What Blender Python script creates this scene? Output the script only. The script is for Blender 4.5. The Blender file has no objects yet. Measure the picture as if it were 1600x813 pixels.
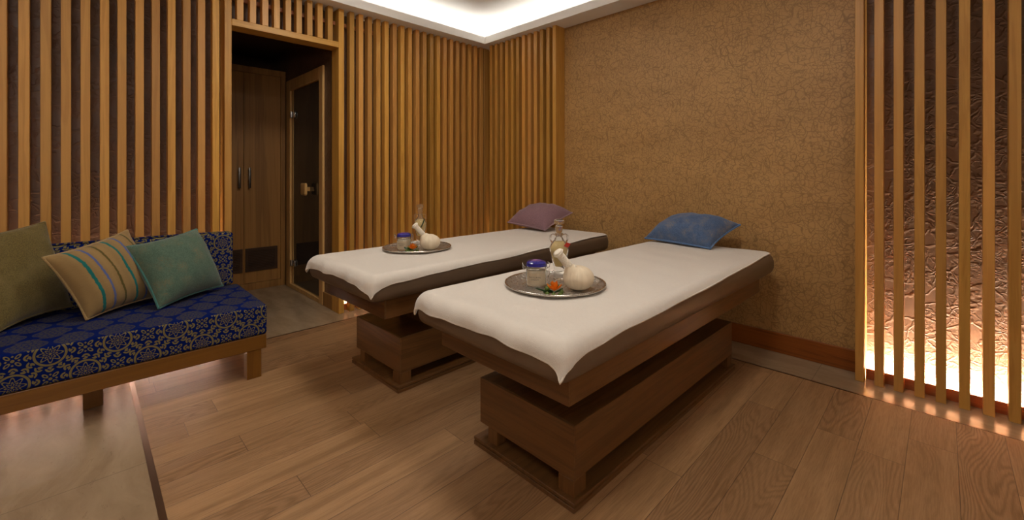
import bpy, bmesh, math, random
from mathutils import Vector, Matrix
PI = math.pi
random.seed(7)
sc = bpy.context.scene
COL = sc.collection

# ------------------------------------------------------------------ objects
def link(o, parent=None):
    COL.objects.link(o)
    if parent: o.parent = parent
    return o
def thing(name, label, cat, loc=(0, 0, 0), rz=0, group=None):
    o = bpy.data.objects.new(name, None)
    o.empty_display_size = .05
    o.location = loc; o.rotation_euler = (0, 0, rz)
    return tag(link(o), label, cat, group)
def tag(o, label, cat, group=None):
    o['label'] = label; o['category'] = cat
    if group: o['group'] = group
    return o
def obj(name, bm, mat, parent=None, smooth=None, loc=None, rot=None):
    me = bpy.data.meshes.new(name)
    bmesh.ops.recalc_face_normals(bm, faces=bm.faces[:])
    if smooth is not None:
        for f in bm.faces: f.smooth = True
        if smooth < PI:
            for e in bm.edges:
                if len(e.link_faces) == 2 and e.calc_face_angle(0) > smooth: e.smooth = False
    bm.to_mesh(me); bm.free()
    if isinstance(mat, (list, tuple)):
        for m in mat: me.materials.append(m)
    else: me.materials.append(mat)
    o = bpy.data.objects.new(name, me)
    if loc: o.location = loc
    if rot: o.rotation_euler = rot
    return link(o, parent)
def struct(name, bm, mat, parent=None, **k):
    o = obj(name, bm, mat, parent, **k)
    if not parent: o['kind'] = 'structure'
    return o
def dup(root, loc=None, rz=None, label=None, group=None):
    r = root.copy(); COL.objects.link(r)
    if loc: r.location = loc
    if rz is not None: r.rotation_euler = (0, 0, rz)
    if label: r['label'] = label
    if group: r['group'] = group
    for ch in list(root.children):
        c = ch.copy(); COL.objects.link(c); c.parent = r
        for g in list(ch.children):
            d = g.copy(); COL.objects.link(d); d.parent = c
    return r

# ------------------------------------------------------------------ geometry
def box(bm, x0, x1, y0, y1, z0, z1, bev=0, seg=1, mi=0):
    vs = [bm.verts.new((x, y, z)) for x in (x0, x1) for y in (y0, y1) for z in (z0, z1)]
    fs = [bm.faces.new([vs[i] for i in q]) for q in ((0, 1, 3, 2), (4, 6, 7, 5), (0, 4, 5, 1), (2, 3, 7, 6), (0, 2, 6, 4), (1, 5, 7, 3))]
    for f in fs: f.material_index = mi
    if bev:
        es = set(e for f in fs for e in f.edges)
        bmesh.ops.bevel(bm, geom=list(es), offset=bev, segments=seg, profile=.5, affect='EDGES')
    return bm
def B(*a, **k): return box(bmesh.new(), *a, **k)
def lathe(prof, n=40, bm=None, center=(0, 0, 0)):
    bm = bm or bmesh.new(); cx, cy, cz = center; rings = []
    for r, z in prof:
        if r < 1e-6: rings.append([bm.verts.new((cx, cy, cz + z))])
        else: rings.append([bm.verts.new((cx + r * math.cos(2 * PI * i / n), cy + r * math.sin(2 * PI * i / n), cz + z)) for i in range(n)])
    for a, b in zip(rings, rings[1:]):
        for i in range(n):
            j = (i + 1) % n
            q = [a[i % len(a)], a[j % len(a)], b[j % len(b)], b[i % len(b)]]
            q2 = []
            for v in q:
                if v not in q2: q2.append(v)
            if len(q2) > 2:
                try: bm.faces.new(q2)
                except ValueError: pass
    return bm
def tube(pts, r, n=8, bm=None, closed=False):
    bm = bm or bmesh.new(); pts = [Vector(p) for p in pts]; N = len(pts)
    R = r if isinstance(r, (list, tuple)) else [r] * N
    up = None; rings = []
    for i, p in enumerate(pts):
        if closed: t = (pts[(i + 1) % N] - pts[i - 1]).normalized()
        else: t = (pts[min(i + 1, N - 1)] - pts[max(i - 1, 0)]).normalized()
        if up is None: up = Vector((0, 0, 1)) if abs(t.z) < .9 else Vector((1, 0, 0))
        a = t.cross(up).normalized(); b = a.cross(t).normalized(); up = b
        rings.append([bm.verts.new(p + (a * math.cos(2 * PI * k / n) + b * math.sin(2 * PI * k / n)) * R[i]) for k in range(n)])
    for i in range(N if closed else N - 1):
        A, C = rings[i], rings[(i + 1) % N]
        for k in range(n): bm.faces.new((A[k], A[(k + 1) % n], C[(k + 1) % n], C[k]))
    if not closed: bm.faces.new(rings[0]); bm.faces.new(rings[-1])
    return bm
def ball(bm, c, r, sx=1, sy=1, sz=1, u=16, v=10):
    m = Matrix.Translation(c) @ Matrix.Diagonal((r * sx, r * sy, r * sz, 1))
    bmesh.ops.create_uvsphere(bm, u_segments=u, v_segments=v, radius=1, matrix=m)
    return bm

# ------------------------------------------------------------------ node maths
class X:
    """a float socket with arithmetic"""
    nt = None
    def __init__(s, k): s.k = k
    def __add__(a, b): return mth('ADD', a, b)
    def __radd__(a, b): return mth('ADD', b, a)
    def __sub__(a, b): return mth('SUBTRACT', a, b)
    def __rsub__(a, b): return mth('SUBTRACT', b, a)
    def __mul__(a, b): return mth('MULTIPLY', a, b)
    def __rmul__(a, b): return mth('MULTIPLY', b, a)
    def __truediv__(a, b): return mth('DIVIDE', a, b)
def inp(sock, v):
    if isinstance(v, X): X.nt.links.new(v.k, sock)
    elif isinstance(v, bpy.types.NodeSocket): X.nt.links.new(v, sock)
    elif v is not None: sock.default_value = v
def mth(op, a, b=None, c=None, clamp=False):
    n = X.nt.nodes.new('ShaderNodeMath'); n.operation = op; n.use_clamp = clamp
    inp(n.inputs[0], a); inp(n.inputs[1], b)
    if c is not None: inp(n.inputs[2], c)
    return X(n.outputs[0])
def fract(a): return mth('FRACT', a)
def absx(a): return mth('ABSOLUTE', a)
def mn(a, b): return mth('MINIMUM', a, b)
def mx(a, b): return mth('MAXIMUM', a, b)
def cosx(a): return mth('COSINE', a)
def floorx(a): return mth('FLOOR', a)
def ramp(v, a, b, lo=0., hi=1., smooth=True):
    n = X.nt.nodes.new('ShaderNodeMapRange'); n.interpolation_type = 'SMOOTHSTEP' if smooth else 'LINEAR'
    inp(n.inputs[0], v); inp(n.inputs[1], a); inp(n.inputs[2], b); inp(n.inputs[3], lo); inp(n.inputs[4], hi)
    return X(n.outputs[0])
def line(d, w, soft): return ramp(d, w, w + soft, 1., 0.)
def comb(x, y, z):
    n = X.nt.nodes.new('ShaderNodeCombineXYZ'); inp(n.inputs[0], x); inp(n.inputs[1], y); inp(n.inputs[2], z); return n.outputs[0]
def sep(v):
    n = X.nt.nodes.new('ShaderNodeSeparateXYZ'); inp(n.inputs[0], v); return X(n.outputs[0]), X(n.outputs[1]), X(n.outputs[2])
def coord(kind='Object'):
    return X.nt.nodes.new('ShaderNodeTexCoord').outputs[kind]
def worldpos(): return X.nt.nodes.new('ShaderNodeNewGeometry').outputs['Position']
def vscale(v, s, off=None):
    n = X.nt.nodes.new('ShaderNodeMapping'); inp(n.inputs['Vector'], v); n.inputs['Scale'].default_value = s
    if off is not None: inp(n.inputs['Location'], off)
    return n.outputs[0]
def vadd(a, b, op='ADD'):
    n = X.nt.nodes.new('ShaderNodeVectorMath'); n.operation = op; inp(n.inputs[0], a); inp(n.inputs[1], b); return n.outputs[0]
def noise(v, scale=1., detail=3, rough=.55, color=False, dist=0.):
    n = X.nt.nodes.new('ShaderNodeTexNoise'); inp(n.inputs['Vector'], v); n.inputs['Scale'].default_value = scale
    n.inputs['Detail'].default_value = detail; n.inputs['Roughness'].default_value = rough; n.inputs['Distortion'].default_value = dist
    return n.outputs['Color'] if color else X(n.outputs[0])
def vedge(v, scale, rnd=1.):
    n = X.nt.nodes.new('ShaderNodeTexVoronoi'); n.feature = 'DISTANCE_TO_EDGE'; inp(n.inputs['Vector'], v)
    n.inputs['Scale'].default_value = scale; n.inputs['Randomness'].default_value = rnd
    return X(n.outputs['Distance'])
def vcell(v, scale):
    n = X.nt.nodes.new('ShaderNodeTexVoronoi'); inp(n.inputs['Vector'], v); n.inputs['Scale'].default_value = scale
    return X(n.outputs['Distance'])
def wnoise(v):
    n = X.nt.nodes.new('ShaderNodeTexWhiteNoise'); n.noise_dimensions = '3D'; inp(n.inputs['Vector'], v); return X(n.outputs['Value'])
def srgb(r, g, b):
    f = lambda c: ((c / 255 + .055) / 1.055) ** 2.4 if c > 10 else c / 255 / 12.92
    return (f(r), f(g), f(b), 1)
def mixc(f, a, b, mode='MIX'):
    n = X.nt.nodes.new('ShaderNodeMix'); n.data_type = 'RGBA'; n.blend_type = mode
    inp(n.inputs[0], f); inp(n.inputs[6], a); inp(n.inputs[7], b); return n.outputs[2]
def bump(h, strength=.3, dist=.01, normal=None):
    n = X.nt.nodes.new('ShaderNodeBump'); inp(n.inputs['Height'], h); n.inputs['Strength'].default_value = strength
    n.inputs['Distance'].default_value = dist
    if normal is not None: inp(n.inputs['Normal'], normal)
    return n.outputs[0]
def rnd_obj(): return X(X.nt.nodes.new('ShaderNodeObjectInfo').outputs['Random'])
def material(name, fn):
    m = bpy.data.materials.new(name); m.use_nodes = True
    X.nt = m.node_tree
    p = X.nt.nodes['Principled BSDF']
    d = fn()
    for k, v in d.items(): inp(p.inputs[k], v)
    return m

# ------------------------------------------------------------------ materials
def wood(c1, c2, axis='z', rough=.45, scale=1., vary=.25, bumps=.1, tone=None, world=False, spec=.4):
    """veneer / timber with grain running along an axis; every object gets its own cut"""
    def f():
        r = rnd_obj(); v = coord('Object')
        s = {'x': (.9, 16, 16), 'y': (16, .9, 16), 'z': (16, 16, .9)}[axis]
        off = comb(r * 37., r * 91., r * 53.)
        p = vscale(vadd(v, off), [k * scale for k in s])
        a = noise(p, 1., 4, .6, dist=.6)
        fine = noise(vscale(vadd(v, off), [k * 9 * scale if k > 2 else k * 2.2 * scale for k in s]), 1., 3, .6)
        rings = cosx(a * 30.)
        g = ramp(rings, -.6, 1., 0., 1.) * .22 + fine * .55 + a * .3
        g = ramp(g, .25, .85)
        col = mixc(g, c1, c2)
        col = mixc(mth('MULTIPLY', ramp(mth('FRACT', r * 17.3), 0., 1., smooth=False), vary), col, tone or c2, 'MIX')
        n = X.nt.nodes.new('ShaderNodeHueSaturation'); inp(n.inputs['Color'], col)
        inp(n.inputs['Value'], ramp(mth('FRACT', r * 7.7), 0., 1., 1 - vary * .5, 1 + vary * .45, smooth=False))
        return {'Base Color': n.outputs[0], 'Roughness': rough, 'Specular IOR Level': spec, 'Normal': bump(g, bumps, .002)}
    return f
M = {}
M['slat'] = material('slat_oak', wood(srgb(208, 156, 70), srgb(182, 130, 50), 'z', .42, .8, .5, tone=srgb(192, 134, 80)))
M['slat_h'] = material('lintel_oak', wood(srgb(198, 150, 70), srgb(174, 124, 50), 'y', .42, 1., .1))
M['rail'] = material('rail_oak_along_x', wood(srgb(180, 112, 66), srgb(140, 78, 42), 'x', .35, 1., .1))
M['rail_y'] = material('rail_oak_along_y', wood(srgb(180, 112, 66), srgb(140, 78, 42), 'y', .35, 1., .1))
M['base_w'] = material('skirting_wood', wood(srgb(150, 84, 30), srgb(112, 56, 18), 'x', .35, .8, .1))
M['bed_y'] = material('bed_veneer_long', wood(srgb(112, 76, 40), srgb(86, 57, 29), 'y', .38, .9, .08, spec=.5))
M['bed_x'] = material('bed_veneer_cross', wood(srgb(112, 76, 40), srgb(86, 57, 29), 'x', .38, .9, .08, spec=.5))
M['bed_z'] = material('bed_veneer_upright', wood(srgb(112, 76, 40), srgb(86, 57, 29), 'z', .4, 1.4, .08))
M['sofa_w'] = material('sofa_beech', wood(srgb(124, 82, 24), srgb(108, 68, 17), 'y', .4, .6, .05, spec=.45))
M['sofa_leg'] = material('sofa_beech_upright', wood(srgb(124, 82, 24), srgb(108, 68, 17), 'z', .4, .6, .05))
M['cab'] = material('wardrobe_oak', wood(srgb(164, 116, 58), srgb(130, 90, 42), 'z', .5, .35, .12))
M['cab_dark'] = material('vent_dark_wood', wood(srgb(70, 46, 26), srgb(48, 30, 18), 'y', .5, .6, .05))
M['pine'] = material('sauna_frame_pine', wood(srgb(222, 178, 112), srgb(198, 150, 88), 'z', .45, .6, .05))

def wallpaper():
    v = worldpos()
    def cont(p, sc_, k, wd):
        return line(absx(fract(noise(p, sc_, .6, .4) * k) - .5), wd, wd * 1.6)
    va = vscale(v, (1., 1., 2.0)); vb = vscale(v, (2.1, 2.1, 1.), (3., 1., 7.)); vc_ = vscale(v, (1.3, 1.3, 1.3), (9., 4., 2.))
    l1 = cont(va, 9., 6., .035); l2 = cont(vb, 8., 6., .035); l3 = cont(vc_, 13., 6., .04) * ramp(noise(v, 10., 2), .42, .52)
    w = vadd(v, vscale(noise(v, 6., 1, .5, color=True), (.08, .08, .08)))
    l4 = line(vedge(w, 13.), .003, .020)
    l5 = line(vedge(vadd(vscale(w, (1.6, 1.6, .8)), (4., 1., 2.)), 15.), .003, .022) * ramp(noise(v, 12., 2), .45, .52)
    l = mx(mx(l1, l2) * .75, mx(mx(l3 * .7, l4), l5))
    x, y, z = sep(v)
    band = noise(vscale(v, (1.6, 1.6, 5.)), 1., 3)
    base = mixc(ramp(band, .3, .7), srgb(190, 148, 92), srgb(177, 136, 82))
    weave = noise(vscale(v, (260, 260, 90)), 1., 2)
    base = mixc(weave * .25, base, srgb(140, 104, 60))
    return {'Base Color': mixc(l * .62, base, srgb(104, 74, 42)), 'Roughness': .5, 'Specular IOR Level': .45,
            'Normal': bump(weave * .35 - l * 1., .25, .002)}
M['paper'] = material('leaf_line_wallpaper', wallpaper)
def leather():
    v = worldpos()
    w = vadd(v, vscale(noise(v, 7., 3, .6, color=True), (.16, .16, .16)))
    e1 = line(vedge(w, 9.), .0, .10); e2 = line(vedge(vadd(w, (3., 5., 2.)), 17.), .0, .13) * ramp(noise(v, 6., 2), .4, .6)
    e3 = line(vedge(vadd(w, (8., 1., 4.)), 30.), 0., .16) * ramp(noise(v, 8., 2), .5, .62)
    h = mx(mx(e1, e2), e3 * .6)
    n = noise(v, 60., 3)
    col = mixc(ramp(noise(v, 3., 3), .3, .7), srgb(122, 90, 66), srgb(100, 73, 52))
    col = mixc(h * .25, col, srgb(122, 90, 66))
    return {'Base Color': col, 'Roughness': .42, 'Specular IOR Level': .6, 'Normal': bump(h + n * .12, .5, .004)}
M['leather'] = material('crumpled_leather_wallcovering', leather)

def planks():
    x, y, z = sep(worldpos())
    u = (x + 10.03) / .155
    row = floorx(u)
    yo = wnoise(comb(row, 3.7, 1.1)) * 1.3
    t = (y + 20. + yo) / 1.25
    pid = floorx(t)
    r1 = wnoise(comb(row, pid, 5.)); r2 = wnoise(comb(pid, row, 9.))
    gx = mn(fract(u), 1. - fract(u)) * .155; gy = mn(fract(t), 1. - fract(t)) * 1.25
    gap = line(mn(gx, gy), .0004, .0014)
    p = comb(x * 3.6 + r1 * 40., y * .62 + r2 * 30., r1 * 9.)
    a = noise(p, 1.25, 2.2, .5, dist=.35)
    wob = noise(comb(x * 60., y * 9., r1 * 5.), 1., 2) * .05
    rings = fract((a + wob * .35) * ramp(r2, 0., 1., 26., 44., smooth=False))
    ln = ramp(rings, .0, .35) * ramp(rings, .55, .98, 1., 0.)
    fine = noise(comb(x * 210. + r1 * 50., y * 9., r2 * 7.), 1., 4, .65)
    pore = ramp(noise(comb(x * 420., y * 22., r1 * 3.), 1., 2), .5, .7)
    streak = noise(comb(x * 22. + r1 * 33., y * 1.4, r2 * 3.), 1., 4, .6)
    amt = ramp(r1, .1, .9, .12, .8)
    base = mixc(ramp(r1, 0., 1., smooth=False), srgb(186, 145, 102), srgb(136, 101, 66))
    base = mixc(ramp(streak, .3, .72) * .55, base, srgb(112, 80, 44))
    base = mixc(ln * amt * .62, base, srgb(176, 136, 98))
    base = mixc(ramp(fine, .35, .75) * .35, base, srgb(104, 72, 46))
    base = mixc(pore * .16, base, srgb(184, 146, 108))
    base = mixc(gap * .75, base, srgb(70, 46, 30))
    return {'Base Color': base, 'Roughness': ramp(fine, 0., 1., .40, .55), 'Specular IOR Level': .4,
            'Normal': bump(ln * amt * .5 + fine * .4 - gap * 2., .25, .0015)}
M['planks'] = material('oak_floor_planks', planks)
def marble():
    v = worldpos(); x, y, z = sep(v)
    w = vadd(v, vscale(noise(v, 2., 3, color=True), (.25, .25, .25)))
    s = noise(vscale(w, (2.2, 9., 1.)), 1., 5, .6)
    cl = noise(v, 3.5, 5, .6)
    pits = ramp(noise(vscale(w, (14., 40., 10.)), 1., 4, .7), .62, .72)
    col = mixc(ramp(s, .3, .7), srgb(172, 148, 118), srgb(146, 122, 94))
    col = mixc(ramp(cl, .4, .75) * .5, col, srgb(162, 140, 112))
    col = mixc(pits * .35, col, srgb(112, 88, 66))
    t1 = fract((x + 10.44) / .9); g = line(mn(t1, 1. - t1) * .9, .0008, .0018)
    col = mixc(g * .6, col, srgb(110, 94, 76))
    wav = noise(vscale(v, (18., 7., 10.)), 1., 2)
    return {'Base Color': col, 'Roughness': .2, 'Specular IOR Level': .6, 'Normal': bump(wav * .9 - pits * .15 + cl * .5, .25, .006)}
M['marble'] = material('travertine_tile', marble)
def plain(c, rough=.6, **k):
    d = {'Base Color': c, 'Roughness': rough}; d.update(k)
    return lambda: dict(d)
def paint():
    n = noise(worldpos(), 160., 2)
    return {'Base Color': srgb(238, 236, 232), 'Roughness': .85, 'Normal': bump(n, .08, .001)}
M['paint'] = material('white_ceiling_paint', paint)
M['dark_paint'] = material('brown_alcove_paint', lambda: {'Base Color': mixc(noise(worldpos(), 40., 2), srgb(92, 62, 40), srgb(76, 50, 32)), 'Roughness': .8})
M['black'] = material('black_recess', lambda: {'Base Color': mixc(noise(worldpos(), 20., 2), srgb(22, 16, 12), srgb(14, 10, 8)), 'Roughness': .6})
def brushed(c, rough, sc_=(4, 300, 300)):
    def f():
        n = noise(vscale(coord(), sc_), 1., 2)
        return {'Base Color': c, 'Metallic': 1., 'Roughness': ramp(n, 0., 1., rough * .8, rough * 1.3)}
    return f
M['strip'] = material('dark_bronze_strip', brushed(srgb(118, 94, 72), .35))
M['steel'] = material('polished_steel', brushed(srgb(205, 200, 195), .22))
M['dsteel'] = material('dark_steel', brushed(srgb(110, 104, 98), .3))
def tray_m():
    v = coord(); c = vcell(v, 60.)
    n = noise(v, 90., 3)
    return {'Base Color': mixc(n, srgb(206, 200, 192), srgb(160, 152, 142)), 'Metallic': .85, 'Roughness': ramp(n, .2, .8, .22, .42), 'Normal': bump(c + n * .5, .8, .004)}
M['tray'] = material('hammered_tray_metal', tray_m)
M['rim'] = material('tray_rim_metal', brushed(srgb(205, 200, 192), .25))
def terry():
    v = coord()
    n = noise(v, 420., 3, .7); m = noise(v, 60., 3); l = noise(v, 9., 3)
    return {'Base Color': mixc(m * .35 + n * .3, srgb(226, 218, 207), srgb(204, 195, 183)), 'Roughness': .95, 'Specular IOR Level': .1,
            'Sheen Weight': .4, 'Normal': bump(n * .5 + m * .4 + l * 1.4, .5, .006)}
M['towel'] = material('cream_terry', terry)
M['hem'] = material('towel_hem_cotton', lambda: {'Base Color': srgb(250, 244, 234), 'Roughness': .9, 'Normal': bump(noise(coord(), 300., 2), .3, .002)})
M['vinyl'] = material('taupe_vinyl', lambda: {'Base Color': mixc(noise(coord(), 6., 2), srgb(112, 92, 72), srgb(100, 82, 64)), 'Roughness': .42, 'Specular IOR Level': .45,
                      'Normal': bump(noise(coord(), 500., 2), .1, .0008)})

def ornament(kind):
    BL = (.0004, .009, .105, 1); BE = srgb(128, 116, 68); GR = srgb(72, 70, 70)
    def f():
        x, y, z = sep(worldpos())
        yy = y + 10.0; zz = z + 10.0
        if kind == 'top': zz = 10. - x; cw, ch = .150, .30
        else: cw, ch = .225, .226
        oy, oz = (9.341 - .1125 * 0, 9.612) if kind != 'top' else (0., 0.)
        def local(sh):
            u = (fract((yy + oy_) / cw + sh) - .5) * cw
            v = (fract((zz + oz_) / ch + sh) - .5) * ch
            return u, v
        # lattice origin so that a medallion sits at y=.341,z=.388
        oy_ = cw * (.5 - ((10.341 / cw) % 1)) ; oz_ = ch * (.5 - ((10.388 / ch) % 1)) if kind != 'top' else 0.
        ua, va = local(0.); ub, vb = local(.5)
        ra = mth('SQRT', ua * ua + va * va); rb = mth('SQRT', ub * ub + vb * vb)
        pick = mth('LESS_THAN', ra, rb)
        u = ua * pick + ub * (1. - pick); v = va * pick + vb * (1. - pick)
        if kind == 'top': v = v * .55
        r = mth('SQRT', u * u + v * v); th = mth('ARCTAN2', v, u)
        wb = .0022; sf = .0016
        if kind != 'top':
            ring = line(absx(r - .050), .0034, sf)
            pet = line(absx(r - (.031 + cosx(th * 8.) * .0085)), .0024, sf)
            star = line(absx(r - (.015 + cosx(th * 8.) * .006)), .0022, sf)
            dot = line(r, .004, sf)
            # scrolls round the ring: twelve little loops
            k = 12.
            ta = fract(th * (k / (2 * PI)) + .5) - .5
            tx = ta * (2 * PI / k) * r; ty = r - .067
            d = mth('SQRT', tx * tx + ty * ty)
            # spiral arm: radius grows with the local angle
            lt = mth('ARCTAN2', ty, tx)
            sp = line(absx(d - (.0088 + lt * .0014)), .0029, sf) * ramp(absx(lt + .2), .35, .5)
            core = line(d, .0028, sf)
            pat = mx(mx(mx(ring, pet), mx(star, dot)), mx(sp, core))
            # motifs in the gaps
            gu = (fract((yy + oy_) / cw * 2.) - .5); gv = (fract((zz + oz_) / ch * 2.) - .5)
            uu = (fract((yy + oy_) / cw + .5) - .5) * cw; vv = (fract((zz + oz_) / ch) - .5) * ch
            u2 = (fract((yy + oy_) / cw) - .5) * cw; v2 = (fract((zz + oz_) / ch + .5) - .5) * ch
            for a_, b_ in ((uu, vv), (u2, v2)):
                a_ = absx(a_); b_ = absx(b_)
                rr = mth('SQRT', a_ * a_ + b_ * b_)
                c = line(rr, .0055, sf)
                a1 = a_ - .0165; b1 = b_ - .0165
                s_ = a1 + b1; d_ = a1 - b1
                el = mth('SQRT', s_ * s_ * .32 + d_ * d_ * 1.1)
                e = line(absx(el - .0075), .0019, sf)
                f1 = line(a_ + absx(b_ - .0195), .0040, sf); f2 = line(b_ + absx(a_ - .0195), .0040, sf)
                inside = ramp(r, .070, .074)
                pat = mx(pat, mx(mx(c, e), mx(f1, f2)) * inside)
            col = mixc(pat * .92, BL, BE)
        else:
            lobe = .058 + cosx(th * 6.) * .009
            body = ramp(r - lobe, -.001, .002, 1., 0.)
            l1 = line(absx(r - (.043 + cosx(th * 8.) * .010)), .0013, .0015)
            l2 = line(absx(r - (.024 + cosx(th * 6.) * .006)), .0013, .0015)
            l3 = line(absx(r - .008), .0013, .0015)
            l4 = line(absx(r - (.054 + cosx(th * 16.) * .006)), .0010, .0012)
            blue = mx(mx(l1, l2), mx(l3, l4)) * .75
            pat = body * (1. - blue)
            wv = fract(y * 55. + x * 20.); wv2 = fract(y * 55. - x * 20.)
            pat = pat * (1. - mx(line(absx(wv - .5), .05, .08), line(absx(wv2 - .5), .05, .08)) * .35)
            col = mixc(pat * .85, BL, GR)
        wve = noise(vscale(worldpos(), (700, 700, 700)), 1., 1)
        return {'Base Color': mixc(wve * .18, col, srgb(20, 20, 26)), 'Roughness': .9, 'Specular IOR Level': .08, 'Normal': bump(wve, .3, .001)}
    return f
M['orn'] = material('blue_medallion_brocade', ornament('side'))
M['orn_top'] = material('blue_rosette_brocade', ornament('top'))

def cloth(c1, c2, c3=None, sc_=300., sheen=.3):
    def f():
        v = coord()
        a = noise(vscale(v, (1.6, .35, 1)), sc_, 2, .7); b = noise(vscale(v, (.35, 1.6, 1)), sc_, 2, .7); m = noise(v, 14., 4, .6)
        col = mixc(ramp(a * .5 + b * .5, .42, .58), c1, c2)
        if c3: col = mixc(ramp(m, .45, .75) * ramp(a, .45, .6), col, c3)
        return {'Base Color': col, 'Roughness': .85, 'Specular IOR Level': .2, 'Sheen Weight': sheen, 'Normal': bump(a + b, .35, .0015)}
    return f
M['teal'] = material('teal_tweed', cloth(srgb(94, 118, 100), srgb(66, 90, 76), srgb(132, 116, 84)))
M['teal_p'] = material('teal_piping', cloth(srgb(72, 124, 116), srgb(56, 104, 98)))
M['olive'] = material('olive_tweed', cloth(srgb(118, 104, 58), srgb(90, 78, 42), srgb(132, 114, 76)))
M['olive_p'] = material('olive_piping', cloth(srgb(120, 104, 60), srgb(96, 82, 46)))
M['purple'] = material('mauve_cloth', cloth(srgb(146, 112, 118), srgb(122, 92, 100)))
M['purple_p'] = material('mauve_piping', cloth(srgb(158, 126, 134), srgb(134, 106, 112)))
M['blue'] = material('denim_blue_tweed', cloth(srgb(86, 108, 142), srgb(62, 82, 116), srgb(150, 134, 116)))
M['blue_p'] = material('denim_blue_piping', cloth(srgb(92, 124, 168), srgb(72, 100, 142)))
def stripes():
    uv = coord('UV'); u, v, _ = sep(uv); p = coord()
    wob = noise(comb(v * 26., u * 3., 1.), 1., 2) * .022
    uu = u + wob
    col = mixc(noise(vscale(uv, (14., 220., 1.)), 1., 3), srgb(164, 136, 88), srgb(140, 113, 72))
    sh = cosx(uu * 60.) * .5 + .5
    col = mixc(sh * .3, col, srgb(128, 104, 68))
    for c, w, k in ((.17, .014, srgb(22, 108, 104)), (.29, .010, srgb(84, 98, 150)), (.42, .010, srgb(88, 78, 34)), (.58, .014, srgb(22, 108, 104)), (.71, .011, srgb(84, 98, 150)), (.86, .011, srgb(88, 78, 34))):
        col = mixc(line(absx(uu - c - .011), w, .006), col, k)
    a = noise(p, 300., 2)
    return {'Base Color': col, 'Roughness': .85, 'Specular IOR Level': .2, 'Sheen Weight': .2, 'Normal': bump(a, .35, .0015)}
M['stripe'] = material('striped_linen', stripes)
M['stripe_p'] = material('linen_piping', cloth(srgb(176, 148, 100), srgb(150, 124, 80)))

M['glass'] = material('clear_glass', plain((.97, .98, .97, 1), .02, **{'Transmission Weight': .95, 'IOR': 1.16}))
M['oil'] = material('amber_oil', plain((.86, .64, .24, 1), .05, **{'Transmission Weight': .25, 'IOR': 1.1}))
M['smoke'] = material('smoked_door_glass', plain((.10, .08, .06, 1), .04, **{'Transmission Weight': .6, 'IOR': 1.45}))
M['cream'] = material('white_cream', lambda: {'Base Color': mixc(noise(coord(), 12., 2), srgb(244, 230, 204), srgb(236, 218, 190)), 'Roughness': .6})
M['label'] = material('jar_label_paper', lambda: {'Base Color': mixc(noise(coord(), 120., 2), srgb(240, 224, 196), srgb(230, 213, 184)), 'Roughness': .7})
M['ink'] = material('label_ink', plain(srgb(120, 104, 84), .7))
M['lid'] = material('cobalt_lid', plain(srgb(38, 34, 128), .18, **{'Specular IOR Level': .6}))
M['lidtop'] = material('lid_motif', lambda: {'Base Color': mixc(ramp(noise(coord(), 45., 3), .45, .6), srgb(58, 44, 140), srgb(132, 92, 140)), 'Roughness': .25})
def muslin():
    v = coord(); x, y, z = sep(v)
    th = mth('ARCTAN2', y, x)
    pl = ramp(noise(vscale(comb(th * 4.5, z * 6., 1.), (1, 1, 1)), 1.6, 4), .35, .65)
    n = noise(v, 500., 2)
    return {'Base Color': mixc(pl * .3, srgb(228, 212, 186), srgb(200, 182, 152)), 'Roughness': .9, 'Specular IOR Level': .15, 'Normal': bump(pl * .5 + n * .3, .5, .003)}
M['muslin'] = material('muslin_cloth', muslin)
M['cord'] = material('cotton_cord', lambda: {'Base Color': mixc(noise(coord(), 200., 2), srgb(246, 238, 222), srgb(222, 210, 190)), 'Roughness': .9})
M['orange'] = material('orange_petal', lambda: {'Base Color': mixc(noise(coord(), 60., 2), srgb(252, 168, 30), srgb(240, 128, 20)), 'Roughness': .5})
M['green'] = material('green_berry', lambda: {'Base Color': mixc(noise(coord(), 50., 2), srgb(92, 112, 28), srgb(56, 82, 22)), 'Roughness': .35})
M['leaf'] = material('green_leaf', lambda: {'Base Color': mixc(noise(coord(), 40., 2), srgb(52, 98, 44), srgb(26, 72, 34)), 'Roughness': .4})
M['red'] = material('red_tag', plain(srgb(196, 44, 26), .5))
def emis(name, c, s): return material(name, plain((0, 0, 0, 1), .5, **{'Emission Color': c, 'Emission Strength': s}))
M['led_r'] = emis('led_strip_bright', (1, .91, .77, 1), 900)
M['led_l'] = emis('led_strip_dim', (1, .80, .66, 1), 280)
M['led_b'] = emis('led_strip_mid', (1, .78, .54, 1), 110)
M['led_c'] = emis('cove_led', (1, .97, .91, 1), 15)
M['fill_shade'] = emis('wall_fill_glow', (1, .94, .85, 1), 5)  # glow of the added wall fill lamps
M['fill_lens'] = emis('overhead_fill_lens', (1, .82, .6, 1), 6)  # glow of the added overhead fill lights

# ------------------------------------------------------------------ the room
XL, YR = -3.80, 3.32          # wall behind the left slats, wall on the right
XE, YS = 1.75, -1.75          # the other two walls, behind the camera
ZS, ZL, ZC = 2.625, 2.70, 2.87  # soffit, cove lip, ceiling
WX0, WY0, WY1 = -3.47, .205, 2.985   # oak field

struct('floor', B(WX0, XE, WY0, WY1, -.05, 0), M['planks'])
bm = bmesh.new()
box(bm, -5.7, WX0 - .012, YS, YR, -.05, 0)
box(bm, WX0 - .012, XE, WY1 + .012, YR + .02, -.05, 0)
box(bm, WX0 - .012, XE, YS, WY0 - .022, -.05, 0)
struct('floor', bm, M['marble'])
struct('trim_1', B(WX0 - .012, XE, WY0 - .022, WY0, -.05, .0015), M['strip'])
struct('trim_2', B(WX0 - .012, XE, WY1, WY1 + .012, -.05, .001), M['strip'])
struct('trim_3', B(WX0 - .012, WX0, WY0, WY1, -.05, .001), M['strip'])

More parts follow.
